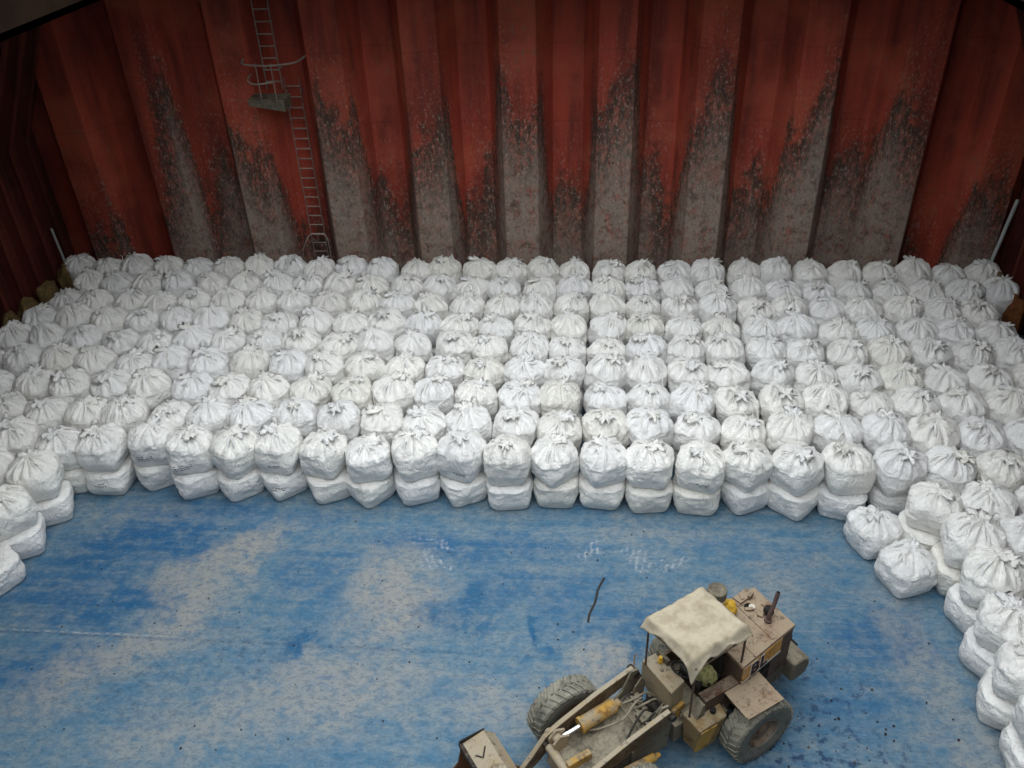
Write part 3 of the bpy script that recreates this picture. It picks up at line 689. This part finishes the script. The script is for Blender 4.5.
bm = bmesh.new(); add_hexa(bm, [(.14, -.34, 1.25), (.26, -.34, 1.25), (.26, .10, 1.25), (.14, .10, 1.25), (.14, -.30, 1.68), (.22, -.30, 1.70), (.22, .06, 1.70), (.14, .06, 1.68)]); obj('seat_back', bm, M['vinyl'], seat, bevel=.03)
bm = bmesh.new(); add_tube(bm, [(.92, -.20, 1.15), (.80, -.16, 1.45)], .025, 8)
cT = Matrix.Translation((.79, -.155, 1.47)) @ Matrix.Rotation(R(-25), 4, 'Y')
add_tube(bm, [cT @ Vector((.17*math.cos(a), .17*math.sin(a), 0)) for a in [2*math.pi*i/24 for i in range(25)]], .016, 8)
for a in (0, 2.1, 4.2): add_tube(bm, [cT @ Vector((0, 0, 0)), cT @ Vector((.17*math.cos(a), .17*math.sin(a), 0))], .011, 6)
obj('steering_wheel', bm, M['vinyl'], LO)
for (x, y, x2, y2) in ((.72, .14, .70, .17), (.64, .20, .60, .24)):
    bm = bmesh.new(); add_tube(bm, [(x, y, .95), (x2, y2, 1.42)], .012, 8); add_cyl(bm, (x2, y2, 1.42), (x2-.005, y2+.005, 1.47), .025, n=10); obj('control_lever', bm, M['dark'], LO)
# canopy: four posts, roof frame, cream tarpaulin with a drooping corner
L_, T_, R_c, B_ = Vector((1.29, -.62, 2.44)), Vector((.12, -.62, 2.50)), Vector((.03, .42, 2.48)), Vector((1.14, .41, 2.40))
posts = [((1.20, -.52), 1.46, 2.34), ((.20, -.56), 1.25, 2.36), ((.12, .36), 1.34, 2.36), ((1.02, .34), .95, 2.22)]
for (x, y), z0, z1 in posts:
    bm = bmesh.new(); add_tube(bm, [(x, y, z0), (x, y, z1)], .017, 8); obj('post', bm, M['brown'], LO)
bm = bmesh.new()
q = [Vector((p[0][0], p[0][1], p[2]-.06)) for p in posts]
for a, b in zip(q, q[1:] + q[:1]): add_tube(bm, [a, b], .014, 8)
obj('canopy_frame', bm, M['brown'], LO)
bm = bmesh.new(); N = 44; gv = {}
for i in range(N+1):
    for j in range(N+1):
        u, v = i/N, j/N       # u: front to rear along the right side, v: right to left
        ue = u + .0; p = (L_*(1-u) + T_*u)*(1-v) + (B_*(1-u) + R_c*u)*v
        sag = -.05*math.sin(math.pi*u)*math.sin(math.pi*v)
        # left hem bows inwards between its corners, front hem too
        p += Vector((0, -.05, 0))*math.sin(math.pi*u)*v**6 + Vector((-.06, 0, 0))*math.sin(math.pi*v)*(1-u)**5
        wr = .020*noise.noise(Vector((u*4.5, v*4.5, 1.3))) + .018*math.sin(9*(u-v)+3*noise.noise(Vector((u*3, v*3, 5))))*sm(.3, 1, v*(1-u)+.35*v) + .014*noise.noise(Vector((u*11, v*11, 4)))
        cr = noise.noise(Vector((u*6+v*2, v*7-u*2, 9))); wr -= .02*max(0, 1-abs(cr)*6)
        edge = -.15*sm(.88, 1, v)*(1 + .3*math.sin(u*17)) - .14*sm(.10, 0, u)*(1+.3*math.sin(v*14)) - .05*sm(.95, 1, u) - .05*sm(.05, 0, v)
        d = math.hypot(u, 1-v); hang = -.10*sm(.5, 0, d)
        p.z += sag*.6 + wr + edge + hang + .03
        p += Vector((-.03, -.03, -.03))*sm(.16, 0, d)
        gv[i, j] = bm.verts.new(p)
for i in range(N):
    for j in range(N): bm.faces.new((gv[i, j], gv[i+1, j], gv[i+1, j+1], gv[i, j+1]))
def canvas():
    t = NT('cream_canvas'); o = t.tc.outputs['Object']; n = t.noise(o, 4, 6, .6); n2 = t.noise(o, 14, 5, .7)
    c = t.mix(t.ramp(n, .4, .68), rgb(184, 172, 150), rgb(158, 146, 124)); c = t.mix(t.ramp(n2, .58, .72, 0, .45), c, rgb(136, 124, 104)); t.bump(n2, .3, .01); return t.out(c, .9)
M['canvas'] = canvas()
o = obj('canopy_tarpaulin', bm, M['canvas'], LO, smooth=True); o['label'] = 'creased cream canvas sheet'
s_ = o.modifiers.new('solid', 'SOLIDIFY'); s_.thickness = .012
# air cleaner by the far side of the hood
bm = bmesh.new(); add_cyl(bm, (-.20, -.60, 1.70), (-.20, -.60, 2.10), .075, n=18); add_cyl(bm, (-.20, -.60, 2.08), (-.20, -.60, 2.24), .15, n=28); add_cyl(bm, (-.20, -.60, 2.24), (-.20, -.60, 2.28), .15, .09, n=28)
o = obj('air_cleaner', bm, M['grey'], LO, bevel=.01)
# articulation joint
bm = bmesh.new(); add_box(bm, 1.14, 1.46, YC-.22, YC+.22, .46, .56); add_box(bm, 1.14, 1.46, YC-.22, YC+.22, .80, .90); add_cyl(bm, (1.30, YC, .40), (1.30, YC, 1.0), .07, n=16)
obj('articulation_joint', bm, M['dark'], LO, bevel=.015)
# front frame
bm = bmesh.new()
add_prism(bm, [(1.40, .45), (1.40, .98), (1.62, 1.10), (1.86, .95), (2.95, .80), (3.05, .55), (2.7, .40)], YC-.34, YC+.34)
ff = obj('front_frame', bm, M['grey'], LO, bevel=.02)
for s in (-1, 1):     # towers that carry the arms
    bm = bmesh.new(); y = YC + s*.37
    add_prism(bm, [(1.34, .50), (1.28, 1.28), (1.38, 1.52), (1.50, 1.55), (1.66, 1.20), (2.0, .86), (2.0, .50)], y-.02, y+.02)
    add_prism(bm, [(1.34, .95), (1.30, 1.28), (1.38, 1.45), (1.50, 1.30), (1.6, .95)], y-s*.11-.015, y-s*.11+.015)
    obj('arm_tower', bm, M['grey'], LO, bevel=.008)
bm = bmesh.new()
for k, (x, z) in enumerate(((1.52, 1.10), (1.62, 1.06), (1.74, 1.0))):
    add_box(bm, x-.03, x+.03, YC-.32, YC+.30, z-.02, z+.03+.02*(k % 2), Matrix.Translation((0, 0, 0)) @ Matrix.Rotation(0, 4, 'Z'))
add_box(bm, 1.44, 1.60, YC-.30, YC-.12, 1.0, 1.16); add_box(bm, 1.48, 1.70, YC+.02, YC+.2, 1.0, 1.14)
obj('valve_block', bm, M['grey'], LO, bevel=.015)
# lift arms, with flanged top edges; highlight and side shadow put into the colours
def arm(s):
    y = YC + s*.44
    top = [(1.30, 1.38), (1.42, 1.50), (2.1, 1.34), (2.75, 1.12), (3.0, 1.0), (3.22, .72), (3.5, .40)]
    bot = [(3.44, .24), (3.10, .50), (2.85, .78), (2.55, .92), (2.0, 1.06), (1.45, 1.24), (1.33, 1.28)]
    bm = bmesh.new(); add_prism(bm, top + bot, y-.025, y+.025)
    a = obj('lift_arm', bm, M['arm'], LO, bevel=.005)
    bm = bmesh.new()
    for (x0, z0), (x1, z1) in zip(top[1:], top[2:]):
        d = Vector((x1-x0, 0, z1-z0)).normalized(); n_ = Vector((-d.z, 0, d.x))
        P = lambda x, z, o_: Vector((x, 0, z)) + n_*o_
        a0, b0, a1, b1 = P(x0, z0, -.012), P(x1, z1, -.012), P(x0, z0, .012), P(x1, z1, .012)
        add_hexa(bm, [(a0.x, y-.035, a0.z), (b0.x, y-.035, b0.z), (b0.x, y+.035, b0.z), (a0.x, y+.035, a0.z), (a1.x, y-.035, a1.z), (b1.x, y-.035, b1.z), (b1.x, y+.035, b1.z), (a1.x, y+.035, a1.z)])
    obj('top_flange', bm, M['tan'], a)
    bm = bmesh.new(); add_cyl(bm, (1.40, y-.10, 1.40), (1.40, y+.10, 1.40), .055, n=16); add_cyl(bm, (3.46, y-.08, .34), (3.46, y+.08, .34), .045, n=16); add_cyl(bm, (3.0, y-.09, .86), (3.0, y+.09, .86), .06, n=16)
    obj('pivot_pin', bm, M['dark'], a)
    # lift cylinder under and outside the arm
    bm = bmesh.new(); add_cyl(bm, (1.72, y+s*.0, .78), (2.25, y+s*.0, .86), .06, n=16)
    return a
arm(1); arm(-1)
bm = bmesh.new(); add_cyl(bm, (2.98, YC-.42, .84), (2.98, YC+.42, .84), .07, n=18); obj('cross_tube', bm, M['tan'], LO)
# cylinders
def cylinder(name, a, b, c, r, rr, lab=None):
    bm = bmesh.new(); add_cyl(bm, a, b, r, n=24); d = (Vector(b)-Vector(a)).normalized()
    add_cyl(bm, Vector(b)-d*.03, Vector(b)+d*.03, r*1.12, n=24); add_cyl(bm, Vector(a)-d*.09, a, r*.6, n=14)
    o = obj(name, bm, M['yellow'], LO, bevel=.006)
    bm = bmesh.new(); add_cyl(bm, b, c, rr, n=16); q = obj('chrome_rod', bm, M['chrome'], o, smooth=False); q['label'] = 'bright chrome piston rod'
    bm = bmesh.new(); add_cyl(bm, Vector(c)-Vector((0, .06, 0)), Vector(c)+Vector((0, .06, 0)), rr*1.9, n=16); obj('rod_eye', bm, M['tan'], o)
    return o
cylinder('tilt_cylinder', (1.86, -.40, 1.10), (2.46, -.40, 1.06), (2.86, -.41, 1.0), .115, .04)
cylinder('lift_cylinder', (1.70, YC+.54, .72), (2.35, YC+.54, .80), (2.85, YC+.54, .82), .065, .03)
cylinder('lift_cylinder', (1.70, YC-.54, .72), (2.35, YC-.54, .80), (2.85, YC-.54, .82), .065, .03)
bm = bmesh.new(); add_prism(bm, [(2.70, 1.06), (2.86, 1.14), (2.98, 1.02), (2.95, .74), (2.78, .72)], -.50, -.46); add_prism(bm, [(2.70, 1.06), (2.86, 1.14), (2.98, 1.02), (2.95, .74), (2.78, .72)], -.38, -.34)
obj('bell_crank', bm, M['tan'], LO, bevel=.008)
bm = bmesh.new(); add_box(bm, 2.55, 2.95, -.08, .02, .82, .98); o = obj('guard_bracket', bm, M['yellow'], LO, bevel=.015)
for k, pts in enumerate(([(1.5, -.2, 1.15), (1.65, -.18, 1.24), (1.9, -.12, 1.12), (2.2, -.24, .98), (2.40, -.30, 1.0)], [(1.46, -.02, 1.12), (1.62, .0, 1.26), (1.85, .06, 1.12), (2.0, .12, .98)],
              [(1.2, -.25, 1.0), (1.34, -.3, 1.14), (1.55, -.28, 1.18), (1.75, -.34, 1.12)], [(1.16, .0, 1.0), (1.3, .06, 1.2), (1.5, .08, 1.2), (1.7, .1, 1.02)], [(1.16, -.1, .98), (1.3, -.12, 1.16), (1.48, -.12, 1.2), (1.66, -.2, 1.06)], [(1.5, -.34, 1.12), (1.6, -.38, 1.2), (1.74, -.36, 1.16)])):
    bm = bmesh.new(); add_tube(bm, bez(pts, 8), .018, 8); obj('hydraulic_hose', bm, M['hose'] if k % 2 else M['grey'], LO)
bm = bmesh.new(); add_tube(bm, [(1.40, -.56, 1.50), (1.36, -.60, 1.66), (1.34, -.60, 1.72)], .012, 6); obj('grease_pipe', bm, M['hood'], LO)
# bucket
bm = bmesh.new()
outer = [(4.12, .98), (3.74, 1.04), (3.56, .84), (3.50, .50), (3.60, .20), (3.85, .06), (4.75, .03)]
inner = [(4.75, .05), (3.87, .10), (3.64, .23), (3.545, .51), (3.60, .82), (3.76, .99), (4.12, .94)]
add_prism(bm, outer + inner, -1.10, 1.02); bk = obj('bucket', bm, M['tan'], LO, bevel=.006)
for y in (-1.10, .99):
    bm = bmesh.new(); add_prism(bm, [(4.12, .97), (3.74, 1.03), (3.56, .84), (3.50, .50), (3.60, .20), (3.85, .06), (4.72, .04), (4.62, .22), (4.2, .60)], y, y+.03); obj('side_cheek', bm, M['inside'], bk, bevel=.005)
bm = bmesh.new(); add_box(bm, 4.09, 4.15, -1.12, 1.04, .93, 1.0); add_box(bm, 3.72, 4.14, -1.125, -1.10, .95, 1.05); obj('rim_strip', bm, M['dark'], bk, bevel=.005)
bm = bmesh.new(); add_prism(bm, [(3.64, .23), (3.56, .5), (3.61, .8), (3.77, .97), (3.79, .95), (3.64, .79), (3.59, .5), (3.67, .25)], -1.06, .98); obj('bucket_lining', bm, M['inside'], bk)
bm = bmesh.new(); add_tube(bm, [(4.02, -.82, 1.0), (3.95, -.72, 1.03), (3.84, -.86, 1.03)], .012, 6); obj('weld_bracket', bm, M['dark'], bk)
for y in (YC-.44, YC+.44):
    bm = bmesh.new(); add_prism(bm, [(3.38, .24), (3.38, .46), (3.54, .66), (3.54, .2)], y-.07, y-.04); add_prism(bm, [(3.38, .24), (3.38, .46), (3.54, .66), (3.54, .2)], y+.04, y+.07); obj('bucket_hinge', bm, M['arm'], bk)

# things lying on the loader
bm = bmesh.new(); rr = random.Random(4)
bmesh.ops.create_icosphere(bm, subdivisions=4, radius=.16)
for v in bm.verts:
    n_ = noise.noise(v.co*7 + Vector((3, 1, 2)))*.05 + noise.noise(v.co*16)*.03; v.co *= 1 + n_/.16; v.co.z *= 1.0; v.co.y *= .85
c_ = obj('cloth_bundle', bm, M['limecloth'], smooth=True); Lm = Matrix.Translation((2.28, 8.77, 0)) @ Matrix.Rotation(R(215), 4, 'Z')
c_.scale = (1, 1, 1.35); c_.location = Lm @ Vector((.56, .10, 1.49)); tag(c_, 'crumpled yellow-green cloth bundle lying on the driver seat under the canopy', 'cloth')
bm = bmesh.new(); bmesh.ops.create_icosphere(bm, subdivisions=4, radius=.12)
for v in bm.verts: q_ = v.co.copy(); v.co *= 1 + noise.noise(q_*9)*.3 + noise.noise(q_*22)*.18; v.co.x *= .85
y_ = obj('yellow_jerrycan', bm, M['ycan'], smooth=True); y_.location = Lm @ Vector((-.37, -.44, 1.88)); bm = bmesh.new()
tag(y_, 'crumpled yellow plastic container on the hood by the round air cleaner', 'container')
y_.name = 'yellow_container'; bm.free()

# ---------------------------------------------------------------- ladder, platform, rails on the bulkhead
def ladder(name, x, y, z0, z1, w, step, label):
    L = empty(name, (x, y, z0)); tag(L, label, 'ladder')
    for s in (-1, 1):
        bm = bmesh.new(); add_box(bm, s*w/2-.008, s*w/2+.008, -.03, .03, 0, z1-z0); obj('stile', bm, M['ladder'], L)
    z = .2
    while z < z1-z0-.05:
        bm = bmesh.new(); add_cyl(bm, (-w/2, 0, z), (w/2, 0, z), .019, n=8); obj('rung', bm, M['ladder'], L); z += step
    for z in (.5, z1-z0-.4):
        bm = bmesh.new(); add_box(bm, -w/2-.01, -w/2+.01, .0, .2, z, z+.05); obj('wall_bracket', bm, M['ladder'], L); obj('wall_bracket', box(w/2-.01, w/2+.01, .0, .2, z, z+.05), M['ladder'], L)
    return L
ladder('fixed_ladder', -8.12, 23.28, 1.0, 6.35, .42, .29, 'long fixed steel ladder rising up the red bulkhead from behind the bags')
ladder('fixed_ladder', -8.42, 22.75, 6.2, 9.2, .42, .30, 'short upper steel ladder above the small platform on the red bulkhead')
P_ = empty('ladder_platform', (-8.50, 22.72, 6.05)); tag(P_, 'small grey landing platform with guard rails on the red bulkhead', 'platform')
obj('deck_plate', box(-.50, .50, -.62, 0, 0, .05), M['grey'], P_, bevel=.005)
bm = bmesh.new(); add_prism(bm, [(-.48, .0), (-.48, -.1), (.2, -.22), (.48, -.26), (.48, 0)], -.6, -.02); obj('bracket', bm, M['grey'], P_)
bm = bmesh.new(); add_tube(bm, bez([(-.62, 0, .95), (-.5, -.45, .93), (-.1, -.60, .92), (.4, -.60, .92), (.9, -.45, .95), (1.05, 0, 1.0)], 6), .024, 8); obj('guard_rail', bm, M['ladder'], P_)
bm = bmesh.new(); add_tube(bm, bez([(-.5, 0, .55), (-.44, -.45, .5), (-.2, -.60, .45), (.3, -.61, .5)], 6), .022, 8); obj('guard_rail', bm, M['ladder'], P_)
for x in (-.1, .3):
    bm = bmesh.new(); add_cyl(bm, (x, -.60, .03), (x, -.60, .97), .016, n=8); obj('stanchion', bm, M['ladder'], P_)
bm = bmesh.new(); add_tube(bm, bez([(0, 0, 0), (-.02, -.05, .4), (.12, -.08, .75), (.28, 0, .98), (.5, 0, 1.0), (.78, 0, .9), (.8, 0, 0)], 6), .018, 8)
o = obj('grab_rail', bm, M['ladder']); o.location = (-8.50, 22.85, .95); tag(o, 'bent steel grab rail around the foot of the long ladder', 'rail')

# poles and sacking along the sides
bm = bmesh.new(); add_tube(bm, [(0, 0, 0), (.42, .32, 2.5)], .05, 12); o = obj('leaning_pole', bm, M['polegrey']); o.location = (10.88, 22.2, .72); tag(o, 'pale grey pole leaning in the dark right corner behind the bags', 'pole')
bm = bmesh.new(); add_tube(bm, [(0, 0, 0), (-.18, .1, 2.3)], .035, 12); o = obj('leaning_pole', bm, M['polegrey']); o.location = (-15.72, 22.3, .0); tag(o, 'pale thin pole standing in the dark left corner behind the bags', 'pole')
def sack(x, y, z, s, mat, label, seed):
    bm = bmesh.new(); bmesh.ops.create_icosphere(bm, subdivisions=4, radius=1)
    for v in bm.verts:
        p = v.co.copy(); n_ = noise.noise(p*1.6 + Vector((seed, 0, 0)))*.3 + noise.noise(p*4 + Vector((seed, 3, 0)))*.12; v.co = Vector((p.x*s[0], p.y*s[1], p.z*s[2]))*(1+n_)
    o = obj('brown_sack', bm, mat, smooth=True); o.location = (x, y, z); tag(o, label, 'sack', 'brown sacks between the bags and the hull')
SK = [(-15.50, 21.9, 'slumped brown sack in the far left corner, furthest back of four'), (-15.50, 20.7, 'slumped brown sack along the left wall, second of four from the back'), (-15.50, 19.7, 'slumped brown sack along the left wall, third of four from the back'), (-15.50, 18.9, 'slumped brown sack along the left wall, nearest of four')]
for k, (x, y, l) in enumerate(SK): sack(x, y, .80, (.27, .40, .60), M['sack'], l, k*3)
sack(11.10, 21.75, .70, (.24, .5, .70), M['sack'], 'slumped olive brown sack at the foot of the pole in the right corner', 21)
sack(11.14, 20.7, .66, (.22, .42, .66), M['sackred'], 'rust brown sack by the right wall in front of the olive one', 27)

# printed marks on some front bags, crumbs on the floor
RAG = [(.43, 11.59, .012), (.31, 11.28, .014), (.26, 10.99, .012), (.16, 10.7, .01), (.13, 10.5, .01)]
bm = bmesh.new(); rr = random.Random(8)
for k in range(300):
    if k < 130: x, y = rr.gauss(4.0, .9), rr.gauss(8.0, .9)
    else: x, y = rr.uniform(-10, 6.2), rr.uniform(7.4, 13.0)
    if y > 13.1 or (x > 6.2) : continue
    s = rr.uniform(.005, .016)*(1.3 if k < 130 else 1)
    add_box(bm, -s, s, -s*rr.uniform(.5, 1.2), s, 0, s*.8, Matrix.Translation((x, y, 0)) @ Matrix.Rotation(rr.uniform(0, 3), 4, 'Z'))
tag(obj('floor_crumbs', bm, M['dark']), 'dark crumbs and grit scattered over the blue floor', 'debris', kind='stuff')
bm = bmesh.new(); add_tube(bm, bez(RAG, 6), .022, 6, .5)
tag(obj('torn_strip', bm, M['hose']), 'thin dark torn strip lying on the blue floor behind the loader', 'strip')
